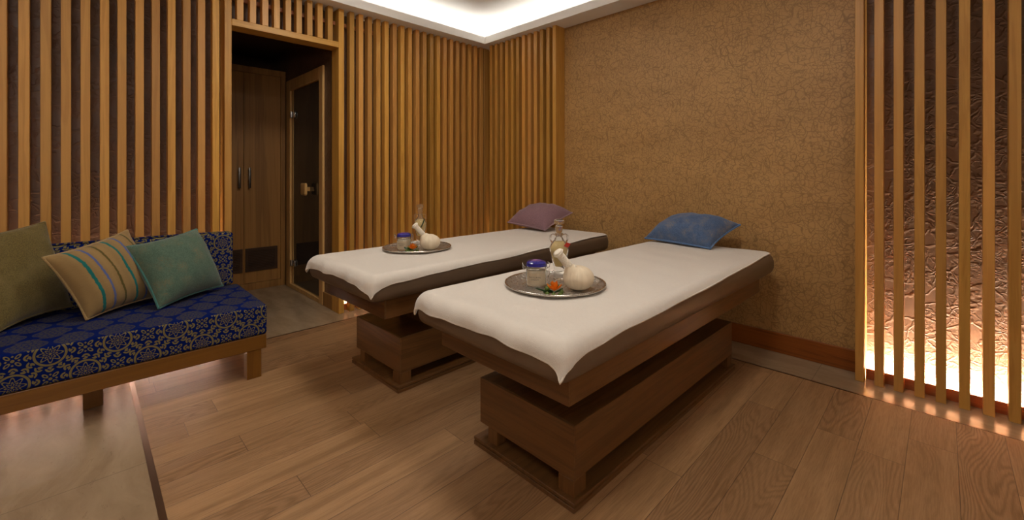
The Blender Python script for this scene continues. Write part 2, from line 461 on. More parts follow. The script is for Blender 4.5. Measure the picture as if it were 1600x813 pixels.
T = .10
PL, PR = .735, 1.56           # doorway edges in the wall behind the slats
bm = bmesh.new()
box(bm, XL - T, XL, YS, PL, 0, ZC); box(bm, XL - T, XL, PR, YR + T, 0, ZC); box(bm, XL - T, XL, PL, PR, 2.335, ZC)
struct('wall_left', bm, M['leather'])
bm = bmesh.new(); box(bm, XL, -.33, YR, YR + T, 0, ZC)
struct('wall_right', bm, M['paper'])
struct('wall_right', B(-.33, XE + T, YR, YR + T, 0, ZC), M['leather'])
struct('wall_back', B(XE, XE + T, YS - T, YR, 0, ZC), M['paper'])
struct('wall_front', B(XL - T, XE + T, YS - T, YS, 0, ZC), M['paper'])
struct('ceiling', B(XL - T, XE + T, YS - T, YR + T, ZC, 3.04), M['paint'])
# soffit ring with its upstanding lip
bm = bmesh.new()
FX, FY = -3.53, 3.10
def ring(bm, x0, x1, y0, y1, w, z0, z1):
    box(bm, x0, x0 + w, y0, y1, z0, z1); box(bm, x1 - w, x1, y0, y1, z0, z1)
    box(bm, x0 + w, x1 - w, y0, y0 + w, z0, z1); box(bm, x0 + w, x1 - w, y1 - w, y1, z0, z1)
ix0, ix1, iy0, iy1 = FX, 1.48, -1.48, FY
box(bm, XL, ix0, YS, YR, ZS, ZS + .02); box(bm, ix1, XE, YS, YR, ZS, ZS + .02)
box(bm, ix0, ix1, YS, iy0, ZS, ZS + .02); box(bm, ix0, ix1, iy1, YR, ZS, ZS + .02)
ring(bm, ix0 - .016, ix1 + .016, iy0 - .016, iy1 + .016, .016, ZS + .0201, ZL)
ring(bm, XL + .001, XE - .001, YS + .001, YR - .001, .014, ZS + .0202, ZC - .001)
struct('ceiling', bm, M['paint'])
struct('baseboard_right', B(-2.6, -.362, YR - .018, YR, 0, .132, bev=.003), M['base_w'])

# alcove behind the doorway
AX = -5.62
DX0, DX1, DZ = -5.0, -4.003, 2.20
bm = bmesh.new()
box(bm, DX1, XL - T, PR, PR + T, 0, ZC); box(bm, AX, DX0, PR, PR + T, 0, ZC); box(bm, DX0, DX1, PR, PR + T, DZ, ZC)
struct('wall_alcove_right', bm, M['leather'])
struct('wall_alcove_back', B(AX - T, AX, -.1, PR + T, 0, ZC), M['dark_paint'])
struct('wall_alcove_left', B(AX, XL - T, -.1, 0, 0, ZC), M['dark_paint'])
struct('ceiling', B(AX, XL - T, -.1, PR + T, 2.55, 2.65), M['dark_paint'])
struct('baseboard_alcove', B(DX1, -3.80, PR - .015, PR, 0, .125, bev=.002), M['cab'])
# sauna cabin behind the glass door
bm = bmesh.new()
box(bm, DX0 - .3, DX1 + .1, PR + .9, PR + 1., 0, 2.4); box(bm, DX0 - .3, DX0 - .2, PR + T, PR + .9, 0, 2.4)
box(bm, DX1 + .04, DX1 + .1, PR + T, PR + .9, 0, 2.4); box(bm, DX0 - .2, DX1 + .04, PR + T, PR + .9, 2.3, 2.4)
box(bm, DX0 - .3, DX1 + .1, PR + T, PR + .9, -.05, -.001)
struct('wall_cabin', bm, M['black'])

# door_1: pine framed glass sauna door
d = bpy.data.objects.new('door_1', None); link(d); d['kind'] = 'structure'
bm = bmesh.new(); yf = PR - .018
box(bm, DX1 - .088, DX1, yf, PR + .08, 0, DZ, .004); box(bm, DX0, DX0 + .115, yf, PR + .08, 0, DZ, .004)
box(bm, DX0 + .115, DX1 - .088, yf, PR + .08, DZ - .115, DZ, .004); box(bm, DX0 + .115, DX1 - .088, yf, PR + .08, 0, .045, .004)
obj('door_frame', bm, M['pine'], d)
bm = bmesh.new()
box(bm, DX0 + .115, DX0 + .165, PR + .0, PR + .06, .045, DZ - .115, .003)
box(bm, DX1 - .115, DX1 - .088, PR + .0, PR + .06, .045, DZ - .115, .003)
obj('rebate', bm, M['pine'], d)
obj('glass_pane', B(DX0 + .150, DX1 - .095, PR + .004, PR + .012, .05, DZ - .118), M['smoke'], d)
bm = bmesh.new(); box(bm, -4.455, -4.315, PR - .062, PR - .035, .995, 1.115, .018, 3); box(bm, -4.40, -4.37, PR - .036, PR + .003, 1.035, 1.075)
obj('door_handle', bm, M['pine'], d, smooth=.9)
for z in (1.826, .267):
    bm = bmesh.new(); box(bm, -4.86, -4.76, PR - .012, PR + .003, z - .03, z + .03, .003); bm = tube([(-4.835, PR - .02, z - .032), (-4.835, PR - .02, z + .032)], .012, 12, bm)
    obj('hinge', bm, M['steel'], d, smooth=.8)

# ------------------------------------------------------------------ slat screens
SXF, SD, SW = -3.655, .065, .042
def slat_mesh(along, h0, h1, w=SW, dpt=SD):
    return (B(-dpt, 0, 0, w, h0, h1, bev=.0015) if along == 'y' else B(0, w, 0, dpt, h0, h1, bev=.0015))
def slat_run(root, along, starts, h0, h1, w=SW, dpt=SD, first=None):
    """every slat is a part of its screen; all copies share one mesh"""
    base = None
    for s in starts:
        j = random.uniform(-.0015, .0015)
        loc = (0, s + j, 0) if along == 'y' else (s + j, 0, 0)
        if base is None:
            base = obj('slat', slat_mesh(along, h0, h1, w, dpt), M['slat'], root, loc=loc)
        else:
            c = base.copy(); COL.objects.link(c); c.parent = root; c.location = loc
# left of the doorway
tL = thing('slat_screen', 'tall oak slat screen behind the blue sofa, left of the doorway', 'slat screen', (SXF, 0, 0), group=None)
ys = [.066 + .0823 * k for k in range(-20, 8)]
slat_run(tL, 'y', ys, 0.0, ZS)
obj('post', B(-.145, 0, .716, .76, 0, ZS, bev=.002), M['slat'], tL)
obj('top_rail', B(-.105, -.075, YS + .02, .715, 2.50, 2.53), M['rail_y'], tL)
# above the doorway
tO = thing('slat_screen', 'short oak slats standing on the lintel above the dark doorway', 'slat screen', (SXF, 0, 0))
obj('lintel', B(-.145, 0, .7605, 1.5445, 2.288, 2.336, bev=.002), M['slat_h'], tO)
slat_run(tO, 'y', [.794 + .0823 * k for k in range(9)], 2.3365, ZS)
obj('top_rail', B(-.105, -.075, .7605, 1.5445, 2.50, 2.53), M['rail_y'], tO)
# between doorway and corner
tR = thing('slat_screen', 'tall oak slat screen between the doorway and the room corner, behind the far bed', 'slat screen', (SXF, 0, 0))
obj('post', B(-.145, 0, 1.5455, 1.592, 0, ZS, bev=.002), M['slat'], tR)
slat_run(tR, 'y', [1.642 + .0832 * k for k in range(19)], 0, ZS)
obj('top_rail', B(-.105, -.075, 1.592, 3.2, 2.50, 2.53), M['rail_y'], tR)
obj('base_rail', B(-.095, -.08, 1.592, 3.2, 0, .05), M['rail_y'], tR)
# corner return on the right wall
tC = thing('slat_screen', 'short oak slat run between the room corner and the brown leaf wallpaper', 'slat screen', (0, 3.18, 0))
slat_run(tC, 'x', [-3.545 + .0822 * k for k in range(11)], 0, ZS)
obj('post', B(-2.643, -2.602, 0, .138, 0, ZS, bev=.002), M['slat'], tC)
obj('corner_post', B(-3.70, -3.66, .02, .10, 0, ZS, bev=.002), M['slat'], tC)
obj('base_rail', B(-3.545, -2.645, .075, .09, 0, .05), M['rail'], tC)
# right hand screen
tG = thing('slat_screen', 'oak slat screen at the right edge, glowing from its foot over crumpled brown wallcovering', 'slat screen', (0, 3.18, 0))
obj('post', B(-.361, -.321, 0, .138, 0, ZS, bev=.002), M['slat'], tG)
slat_run(tG, 'x', [-.276 + .0835 * k for k in range(22)], 0, ZS, .040)
obj('base_rail', B(-.32, 1.7, .070, .078, 0, .06, bev=.002), M['rail'], tG)

# lights of the room: led strips behind the rails and in the cove, then added fill lamps
def light(name, bm, m, label):
    o = obj(name, bm, m); tag(o, label, 'light'); return o
light('led_strip', B(-.31, 1.7, 3.260, 3.272, .020, .036), M['led_r'], 'bright led strip on the floor behind the right hand slat screen')
light('led_strip', B(-3.752, -3.742, YS + .05, .70, .012, .034), M['led_l'], 'dim led strip on the floor behind the slats and the blue sofa')
light('led_strip', B(-3.770, -3.760, 1.60, 3.2, .006, .028), M['led_b'], 'led strip behind the slats between doorway and corner')
light('led_strip', B(-3.54, -2.65, 3.276, 3.286, .006, .028), M['led_b'], 'led strip behind the corner return of the slats')
bm = bmesh.new(); zc = ZS + .021
box(bm, ix0 - .13, ix0 - .10, iy0, iy1 + .10, zc, zc + .008); box(bm, ix0 - .13, ix1, iy1 + .10, iy1 + .13, zc, zc + .008)
box(bm, ix0, ix1, iy0 - .13, iy0 - .10, zc, zc + .008); box(bm, ix1 + .10, ix1 + .13, iy0, iy1, zc, zc + .008)
light('cove_light', bm, M['led_c'], 'hidden warm light line glowing in the ceiling cove')
for i, (x, y, lab) in enumerate([(-2.45, 1.35, 'added overhead fill light, out of view, above the farther bed'), (-.65, 1.15, 'added overhead fill light, out of view, above the front bed'), (-1.7, -.45, 'added overhead fill light, out of view, in front of the sofa')]):  # unseen overhead fill, added for top light on beds and floor
    t = thing('overhead_fill', lab, 'light', (x, y, ZC - .012))
    obj('trim_ring', lathe([(.050, .0), (.062, .0), (.062, .011), (.05, .011), (.05, 0)], 32), M['steel'], t, smooth=.8)
    obj('lens', lathe([(0, .004), (.049, .004), (.049, .010), (0, .010)], 32), M['fill_lens'], t)
    l = bpy.data.lights.new('overhead_fill_lamp', 'AREA'); l.shape = 'DISK'; l.size = .5; l.energy = (15, 18, 9)[i]; l.color = (1, .94, .86)
    lo = bpy.data.objects.new('lamp', l); link(lo, t); lo.location = (0, 0, -.02)

for y, lab in ((-.2, 'added fill lamp on the wall behind the viewer, nearer the right hand screen'), (-1.1, 'added fill lamp on the wall behind the viewer, nearer the corner')):  # added fill behind the camera, brightens the left slats and fascia
    t = thing('wall_fill', lab, 'light', (XE, y, 1.7), 0, 'added wall fill lamps')
    obj('mount', B(-.03, 0, -.06, .06, -.12, .12, bev=.004), M['steel'], t)
    obj('wall_fill_shade', B(-.11, -.031, -.16, .16, -.22, .22, bev=.02, seg=4), M['fill_shade'], t, smooth=.8)
    l = bpy.data.lights.new('wall_fill_lamp', 'AREA'); l.shape = 'RECTANGLE'; l.size = .32; l.size_y = .44; l.energy = 6; l.color = (1, .95, .87)
    lo = bpy.data.objects.new('lamp', l); link(lo, t); lo.location = (-.12, 0, 0); lo.rotation_euler = (0, PI / 2, 0)

# ------------------------------------------------------------------ wardrobe
tw = thing('wardrobe', 'tall oak two door wardrobe with louvred vents standing in the dark alcove', 'wardrobe', (-5.05, 0, 0))
bm = bmesh.new()
box(bm, -.5, -.02, .62, 1.553, .0, 2.315); box(bm, -.02, .0, .62, 1.553, 2.25, 2.315, .002)
box(bm, -.02, .0, 1.503, 1.553, 0, 2.25, .002); box(bm, -.02, .0, .62, 1.503, 0, .072, .002)
obj('body', bm, M['cab'], tw)
for (a, b, hy) in ((.70, 1.1535, 1.112), (1.1565, 1.500, 1.203)):
    dr = obj('door', B(-.018, .002, a, b, .076, 2.247, bev=.0015), M['cab'], tw)
    bm = bmesh.new(); box(bm, .028, .038, hy - .011, hy + .011, 1.058, 1.268, .004, 2); box(bm, .002, .03, hy - .006, hy + .006, 1.075, 1.09); box(bm, .002, .03, hy - .006, hy + .006, 1.235, 1.25)
    obj('handle', bm, M['dsteel'], dr, smooth=.7)
    bm = bmesh.new(); y0, y1, z0, z1 = b - .33 if hy < 1.15 else 1.168, b - .01 if hy < 1.15 else 1.468, .195, .435
    for q in ((y0, y1, z1 - .028, z1), (y0, y1, z0, z0 + .028), (y0, y0 + .028, z0 + .028, z1 - .028), (y1 - .028, y1, z0 + .028, z1 - .028)): box(bm, .0025, .012, *q)
    box(bm, .0022, .004, y0 + .02, y1 - .02, z0 + .02, z1 - .02)
    for k in range(11):
        zz = z0 + .036 + k * .0165
        box(bm, .0042, .010, y0 + .028, y1 - .028, zz, zz + .006)
    obj('vent', bm, M['cab_dark'], dr)

# ------------------------------------------------------------------ massage beds
def profile_mattress():
    bm = B(-.41, .41, 0, 2.17, .556, .690)
    es = [e for e in bm.edges]
    bmesh.ops.bevel(bm, geom=es, offset=.048, segments=6, profile=.5, affect='EDGES')
    return bm
def make_bed(label, loc, rz):
    t = thing('massage_bed', label, 'massage bed', loc, rz, 'massage beds')
    # local origin: centre line of the bed, y = 0 at the foot of the mattress
    bm = bmesh.new()
    box(bm, -.278, .278, .225, 1.83, 0, .018, .0015); box(bm, -.273, .273, .230, 1.825, .0185, .022); box(bm, -.278, .278, .225, 1.83, .0225, .036, .0015)
    obj('plinth', bm, M['bed_y'], t)
    for x0, x1, y0, y1 in ((-.205, -.148, .246, .30), (.190, .262, .246, .318), (-.205, -.148, 1.74, 1.81), (.190, .262, 1.74, 1.81)):
        obj('foot_block', B(x0, x1, y0, y1, .0362, .096, bev=.001), M['bed_z'], t)
    bx = obj('base_box', B(-.262, .262, .256, 1.82, .096, .294, bev=.0015), M['bed_y'], t)
    obj('end_panel', B(-.262, .262, .248, .2555, .096, .294, bev=.0015), M['bed_x'], bx)
    obj('column', B(-.12, .12, .47, 1.40, .2945, .452, bev=.002), M['bed_z'], t)
    fr = obj('frame', B(-.352, .352, .112, 2.03, .4525, .556, bev=.0015), M['bed_y'], t)
    obj('end_panel', B(-.352, .352, .104, .1115, .4525, .556, bev=.0015), M['bed_x'], fr)
    obj('mattress', profile_mattress(), M['vinyl'], t, smooth=.9)
    return t
bed1 = make_bed('brown wooden massage bed in front, the one carrying the blue cushion', (-1.198, 1.0, 0), math.radians(-.7))
bed2 = dup(bed1, (-2.375, .985, 0), math.radians(.6), 'brown wooden massage bed farther back, beside the slat wall, carrying the mauve cushion')

HW, RR = .412, .05
def wrap(a, b, top=.694):
    """flat towel coordinate -> draped position over the rounded mattress edge"""
    ex = HW - RR; ey = RR; ey1 = 2.175 - RR
    ox = max(0, abs(a) - ex); sx = 1 if a > 0 else -1
    oy = max(0, ey - b); sy = -1
    if b > ey1: oy = b - ey1; sy = 1
    L = (ox ** 4 + oy ** 4) ** .25
    px = max(-ex, min(ex, a)); py = max(ey, min(ey1, b))
    if L < 1e-7: h = v = 0; n = (0, 0)
    else:
        hh = math.hypot(ox, oy); n = (sx * ox / hh, sy * oy / hh)
        q = RR * PI / 2
        if L < q: h = RR * math.sin(L / RR); v = RR * (1 - math.cos(L / RR))
        else: h = RR + (L - q) * .10; v = RR + (L - q) * .99
        if ox > 0 and oy > 0:       # the corner stands off a little
            h += .10 * min(ox, oy); v += .12 * min(ox, oy)
    return Vector((px + n[0] * h, py + n[1] * h, top - v))
def smooth01(t): t = max(0, min(1, t)); return t * t * (3 - 2 * t)
def lut(x, t):
    for (a, p), (b, q) in zip(t, t[1:]):
        if x <= b: return p + (q - p) * smooth01(max(0, (x - a) / (b - a)))
    return t[-1][1]
def make_towel(seed, foot=(.098, .088, .098), tip=1.):
    bm = bmesh.new(); NX, NY = 90, 190
    ex = HW - RR; rnd = random.Random(seed); ph = [rnd.uniform(0, 6) for _ in range(8)]
    V = []
    for j in range(NY + 1):
        t = j / NY
        row = []
        for i in range(NX + 1):
            s = i / NX * 2 - 1
            # half width on each side, hanging further near the foot
            ov = lut(t * 2.2, ((0, .098), (.06, .096), (.19, .0765), (.45, .064), (.9, .058), (1.4, .046), (2.1, .026), (2.3, .02))) + .0018 * math.sin(t * 23 + ph[0])
            a = s * (ex + ov)
            ft = .086 + .004 * math.sin(s * 4 + ph[1]) + .003 * math.sin(s * 11 + ph[2]) + (.020 if s > 0 else .012) * abs(s) ** 3
            b0 = RR - ft; b1 = 2.125 + .045
            b = b0 + (b1 - b0) * t
            p = wrap(a, b)
            flat = 1 if (abs(a) < ex and b > RR) else .3
            p.z += flat * (.0016 * math.sin(a * 21 + 3 * math.sin(b * 3 + ph[3]) + ph[4]) * math.sin(b * 9 + ph[5]) + .0012 * math.sin(b * 31 + a * 9 + ph[6]))
            if b < RR:   # gentle folds in the hanging end
                d = (RR - b) / .12
                p.y -= .006 * d * (1 + math.sin(a * 17 + ph[7])) + .004 * d * math.sin(a * 41)
            row.append(bm.verts.new(p))
        V.append(row)
    for j in range(NY):
        for i in range(NX): bm.faces.new((V[j][i], V[j][i + 1], V[j + 1][i + 1], V[j + 1][i]))
    edge = [V[0][i].co.copy() for i in range(NX + 1)] + [V[j][NX].co.copy() for j in range(1, NY + 1)] + \
           [V[NY][i].co.copy() for i in range(NX - 1, -1, -1)] + [V[j][0].co.copy() for j in range(NY - 1, 0, -1)]
    # thickness
    bm.normal_update()
    r = bmesh.ops.solidify(bm, geom=bm.faces[:], thickness=-.005)
    return bm, edge
def put_towel(label, bed, seed):
    bm, edge = make_towel(seed)
    o = obj('towel', bm, M['towel'], smooth=1.2); o.location = bed.location; o.rotation_euler = bed.rotation_euler
    tag(o, label, 'towel', 'towels on the beds')
    h = obj('hem', tube([e + Vector((0, 0, .001)) for e in edge], .0052, 6, closed=True), M['hem'], o, smooth=1.2)
    return o
put_towel('cream terry towel spread over the front bed, under the blue cushion', bed1, 3)
put_towel('cream terry towel spread over the farther bed, under the mauve cushion', bed2, 5)

# ------------------------------------------------------------------ sofa
ts = thing('sofa', 'low armless sofa in blue and beige medallion fabric on a honey wood frame', 'sofa', (-2.85, .77, 0))
S0 = -1.95
obj('frame', B(-.715, 0, S0, .0, .165, .248, bev=.003), M['sofa_w'], ts)
for x, y in ((-.075, -.10), (-.075, S0 + .03), (-.30, -.775), (-.70, -.10), (-.70, S0 + .03), (-.30, S0 + .2)):
    obj('leg', B(x, x + .07, y, y + .075, 0, .1648, bev=.002), M['sofa_leg'], ts)
def cushion_bm(x0, x1, y0, y1, z0, z1, r=.03, top_mat=False, puff=.008):
    bm = bmesh.new(); box(bm, x0, x1, y0, y1, z0, z1)
    bmesh.ops.subdivide_edges(bm, edges=bm.edges[:], cuts=6, use_grid_fill=True)
    cx, cy, cz = (x0 + x1) / 2, (y0 + y1) / 2, (z0 + z1) / 2; hx, hy, hz = (x1 - x0) / 2, (y1 - y0) / 2, (z1 - z0) / 2
    for v in bm.verts:
        a, b, c = (v.co.x - cx) / hx, (v.co.y - cy) / hy, (v.co.z - cz) / hz
        if abs(c) > .99: v.co.z += (1 if c > 0 else 0) * puff * (1 - a ** 4) * (1 - b ** 4)
    es = [e for e in bm.edges if len(e.link_faces) == 2 and e.calc_face_angle(0) > 1.0]
    bmesh.ops.bevel(bm, geom=es, offset=r, segments=4, profile=.5, affect='EDGES')
    bm.normal_update()
    if top_mat:
        for f in bm.faces:
            if f.normal.z > .8: f.material_index = 1
    return bm
obj('seat', cushion_bm(-.70, .004, S0 + .004, .004, .249, .424, .016, True), [M['orn'], M['orn_top']], ts, smooth=.9)
bk = obj('backrest', cushion_bm(-.775, -.665, S0 + .004, -.028, .4235, .795, .022), M['orn'], ts, smooth=.9)

# ------------------------------------------------------------------ cushions
def pillow(name, label, c, thick, mat, pmat, pinch=.03, seed=1, under=1.):
    """c: four world corners (seam plane) in order; a stuffed cushion with a piped seam"""
    c = [Vector(p) for p in c]; org = sum(c, Vector()) / 4
    nrm = ((c[1] - c[0]).cross(c[3] - c[0])).normalized()
    rnd = random.Random(seed); ph = [rnd.uniform(0, 6.28) for _ in range(6)]
    N = 28
    def P(u, v, side):
        p = c[0] * (1 - u) * (1 - v) + c[1] * u * (1 - v) + c[2] * u * v + c[3] * (1 - u) * v
        eu, ev = (2 * u - 1), (2 * v - 1)
        # edges bow inwards between pointed corners
        pu = pinch * (1 - ev * ev) * eu; pv = pinch * (1 - eu * eu) * ev
        p = p - (c[1] - c[0]) * pu * .9 - (c[3] - c[0]) * pv * .9
        f = ((1 - eu ** 4) * (1 - ev ** 4)) ** .5 * (1 - .22 * (eu * eu + ev * ev))
        w = math.sin(eu * 9 + ph[0]) * math.sin(ev * 7 + ph[1]) * .035 + math.sin(eu * 17 + ev * 5 + ph[2]) * .018
        # gathers near the seam
        edge = max(abs(eu), abs(ev))
        w += .10 * smooth01((edge - .55) / .35) * math.sin((eu if abs(ev) > abs(eu) else ev) * 26 + ph[3]) * (1 - edge)
        return p + nrm * (side if side > 0 else -under) * thick * .5 * max(0, f * (1 + w) )
    bm = bmesh.new(); uvl = bm.loops.layers.uv.new('UVMap')
    g = {}
    for side in (1, -1):
        for i in range(N + 1):
            for j in range(N + 1):
                if side == -1 and (i in (0, N) or j in (0, N)): g[(side, i, j)] = g[(1, i, j)]; continue
                # tighter sampling near the edges
                u = .5 - .5 * math.cos(PI * i / N); v = .5 - .5 * math.cos(PI * j / N)
                g[(side, i, j)] = bm.verts.new(P(u, v, side) - org)
        for i in range(N):
            for j in range(N):
                f = bm.faces.new((g[(side, i, j)], g[(side, i + 1, j)], g[(side, i + 1, j + 1)], g[(side, i, j + 1)]))
                for lp, (ii, jj) in zip(f.loops, ((i, j), (i + 1, j), (i + 1, j + 1), (i, j + 1))):
                    lp[uvl].uv = (.5 - .5 * math.cos(PI * ii / N), .5 - .5 * math.cos(PI * jj / N))
    seam = [g[(1, i, 0)].co.copy() for i in range(N)] + [g[(1, N, j)].co.copy() for j in range(N)] + [g[(1, N - i, N)].co.copy() for i in range(N)] + [g[(1, 0, N - j)].co.copy() for j in range(N)]
    o = obj(name, bm, mat, smooth=PI); o.location = org
    tag(o, label, 'cushion')
    obj('piping', tube(seam, .0066, 6, closed=True), pmat, o, smooth=PI)
    return o
pillow('cushion', 'blue tweed cushion leaning at the head of the front bed', [(-1.575, 2.975, .722), (-1.085, 2.93, .708), (-.985, 3.20, .852), (-1.48, 3.225, .835)], .27, M['blue'], M['blue_p'], .045, 11, .38)
pillow('cushion', 'mauve cushion leaning at the head of the farther bed', [(-2.86, 2.79, .752), (-2.41, 2.80, .720), (-2.37, 3.13, .852), (-2.84, 3.13, .835)], .27, M['purple'], M['purple_p'], .045, 12, .38)
pillow('cushion', 'plain teal green cushion, rightmost on the blue sofa', [(-3.13, .297, .440), (-3.40, .655, .455), (-3.465, .522, .838), (-3.32, .166, .780)], .23, M['teal'], M['teal_p'], .045, 13, .8)
pillow('cushion', 'beige cushion with teal, blue and olive stripes, middle one on the sofa', [(-3.16, .008, .440), (-3.40, .34, .455), (-3.46, .182, .862), (-3.22, -.149, .776)], .21, M['stripe'], M['stripe_p'], .045, 14, .8)
pillow('cushion', 'large olive green cushion, leftmost on the blue sofa', [(-3.20, -.30, .440), (-3.47, -.05, .455), (-3.49, -.156, .935), (-3.36, -.60, .86)], .18, M['olive'], M['olive_p'], .045, 15, .6)

# ------------------------------------------------------------------ spa trays
ZT = .6975
def spa_set(kind, tray, jar, bottle, comp, flower, bedname):
    rz = math.radians({'near': 0, 'far': 0}[kind])
    # tray
    r = .226
    t = thing('serving_tray', 'round hammered silver tray lying on the %s bed' % bedname, 'tray', tray, 0, 'silver trays')
    obj('dish', lathe([(0, 0), (r - .035, 0), (r - .012, .006), (r - .004, .016), (r - .012, .0165), (r - .02, .010), (r - .038, .0045), (0, .0045)], 72), M['tray'], t, smooth=.7)
    obj('rim', tube([((r - .004) * math.cos(2 * PI * k / 72), (r - .004) * math.sin(2 * PI * k / 72), .0175) for k in range(72)], .0045, 8, closed=True), M['rim'], t, smooth=PI)
    zt = tray[2] + .0047
    # jar
    j = thing('cosmetic_jar', 'clip top glass jar of cream with cobalt lid on the %s tray' % kind, 'jar', (jar[0], jar[1], zt), math.radians(41), 'cream jars')
    j.scale = (1.04, 1.04, .87)
    R = .044
    obj('cream', lathe([(0, .006), (R - .005, .006), (R - .0035, .012), (R - .0035, .080), (0, .080)], 40), M['cream'], j, smooth=.7)
    obj('glass_body', lathe([(0, 0), (R - .004, 0), (R, .005), (R, .078), (R - .003, .086), (R - .003, .094), (R + .001, .096), (R + .001, .101), (R - .006, .101), (R - .006, .09), (R - .003, .078), (R - .003, .0055), (0, .0055)], 40), M['glass'], j, smooth=.7)
    bm = bmesh.new(); n = 24; a0, a1 = -1.0, 1.0
    for rr, fl in ((R + .0006, 0), (R + .0012, 1)): pass
    vs = [[bm.verts.new(((R + .0012) * math.sin(a0 + (a1 - a0) * i / n), -(R + .0012) * math.cos(a0 + (a1 - a0) * i / n), z)) for i in range(n + 1)] for z in (.014, .070)]
    for i in range(n): bm.faces.new((vs[0][i], vs[0][i + 1], vs[1][i + 1], vs[1][i]))
    bmesh.ops.solidify(bm, geom=bm.faces[:], thickness=.0004)
    lb = obj('label_sticker', bm, M['label'], j, smooth=1.)
    # lettering wrapped on the label
    for txt, z, s in (('NATURAL', .047, .0105), ('CREAM', .036, .0090)):
        cu = bpy.data.curves.new('lettering', 'FONT'); cu.body = txt; cu.size = s; cu.align_x = 'CENTER'; cu.space_character = 1.15; cu.extrude = 0
        to = bpy.data.objects.new('lettering', cu); COL.objects.link(to)
        dg = bpy.context.evaluated_depsgraph_get(); me = bpy.data.meshes.new_from_object(to.evaluated_get(dg)); bpy.data.objects.remove(to)
        for v in me.vertices:
            a = (v.co.x - .006) / R; zz = z + v.co.y
            v.co = ((R + .0022) * math.sin(a), -(R + .0022) * math.cos(a), zz)
        me.materials.clear(); me.materials.append(M['ink'])
        lo = bpy.data.objects.new('lettering', me); link(lo, lb)
    lid = obj('lid', lathe([(0, .128), (R * .62, .127), (R - .006, .122), (R - .001, .117), (R - .001, .108), (R + .002, .107), (R + .002, .102), (0, .102)], 40), M['lid'], j, smooth=.7)
    obj('lid_motif', lathe([(0, .1286), (R * .5, .1280), (R * .5, .1272), (0, .1275)], 32), M['lidtop'], lid, smooth=.7)
    obj('gasket', lathe([(0, .1012), (R, .1012), (R + .0015, .1015), (R, .1019), (0, .1019)], 40), M['hem'], j)
    wr = bmesh.new()
    tube([((R + .003) * math.cos(2 * PI * k / 40), (R + .003) * math.sin(2 * PI * k / 40), .090) for k in range(40)], .0014, 6, wr, closed=True)
    tube([(R + .003, -.010, .090), (R + .013, -.010, .098), (R + .014, -.008, .112), (R + .006, -.006, .121), (R + .006, .006, .121), (R + .014, .008, .112), (R + .013, .010, .098), (R + .003, .010, .09)], .0014, 6, wr)
    tube([(R + .010, -.009, .098), (R + .012, -.007, .06), (R + .008, 0, .04), (R + .012, .007, .06), (R + .010, .009, .098)], .0014, 6, wr)
    tube([(-R - .003, -.012, .090), (-R - .011, -.011, .096), (-R - .015, -.006, .108), (-R - .016, 0, .118), (-R - .015, .006, .108), (-R - .011, .011, .096), (-R - .003, .012, .090)], .0014, 6, wr)
    tube([(-R - .012, -.012, .082), (-R - .018, 0, .104), (-R - .012, .012, .082), (-R - .006, 0, .08)], .0014, 6, wr, closed=True)
    obj('wire_clip', wr, M['steel'], j, smooth=PI)
    # bottle
    b = thing('oil_bottle', 'stoppered two handled glass bottle of amber oil on the %s tray' % kind, 'bottle', (bottle[0], bottle[1], zt), math.radians(45), 'oil bottles')
    b.scale = (1.18, 1.18, .89)
    out = [(0, 0), (.021, 0), (.024, .004), (.021, .012), (.0205, .055), (.023, .075), (.031, .115), (.038, .150), (.038, .172), (.030, .195), (.019, .212), (.0145, .224), (.0135, .238), (.016, .241), (.016, .247)]
    inn = [(.010, .247), (.010, .224), (.015, .209), (.027, .191), (.0345, .170), (.0345, .151), (.028, .118), (.0195, .080), (.015, .072), (0, .070)]
    obj('glass_body', lathe(out + inn, 40), M['glass'], b, smooth=.8)
    obj('oil', lathe([(0, .0705), (.0145, .0725), (.019, .0805), (.0275, .118), (.034, .151), (.034, .168), (.0265, .190), (.018, .203), (0, .203)], 40), M['oil'], b, smooth=.8)
    for s in (-1, 1):
        obj('handle', tube([(s * .013, 0, .238), (s * .026, 0, .243), (s * .034, 0, .234), (s * .034, 0, .214), (s * .028, 0, .197)], .0036, 8), M['glass'], b, smooth=PI)
    obj('stopper', lathe([(0, .236), (.0085, .237), (.0092, .249), (.012, .252), (.0155, .278), (.0145, .286), (.0095, .289), (.0095, .293), (.019, .299), (.0215, .308), (.019, .317), (.010, .321), (0, .322)], 32), M['glass'], b, smooth=.8)
    if kind == 'near':
        bm = bmesh.new(); box(bm, -.010, .010, -.0006, .0006, -.012, .012)
        obj('tag', bm, M['red'], b, loc=(.030, -.022, .188), rot=(.2, .5, .3))
    # compress
    c = thing('herbal_compress', 'cream muslin herbal compress ball with wrapped handle on the %s tray' % kind, 'compress', (comp[0], comp[1], zt), math.radians(0), 'herbal compresses')
    bm = bmesh.new(); ball(bm, (0, 0, 0), .067, 1, 1, .78, 40, 24)
    ax = Vector((-.27, -.62, .78)).normalized()
    ctr = Vector((0, 0, .0505))
    for v in bm.verts:
        d = v.co.normalized(); k = d.dot(ax)
        u1 = ax.orthogonal().normalized(); u2 = ax.cross(u1)
        a = math.atan2(d.dot(u2), d.dot(u1)); v.co *= 1 + .012 * math.sin(a * 15) * max(0, k + .35)
        if k > .75: v.co += ax * .024 * ((k - .75) / .25) ** 2
        v.co += ctr
        if v.co.z < .0008: v.co.z = .0008
    obj('bundle', bm, M['muslin'], c, smooth=PI)
    bm = bmesh.new(); pts, rad = [], []
    for k in range(50):
        s = k / 49; p = ctr + ax * (.056 + .100 * s); pts.append(p)
        rad.append(.0155 + .0026 * math.sin(s * 2 * PI * 13) * (s > .12) + (.007 * smooth01((s - .82) / .12) if s > .8 else 0) + .010 * (1 - smooth01(s / .12)))
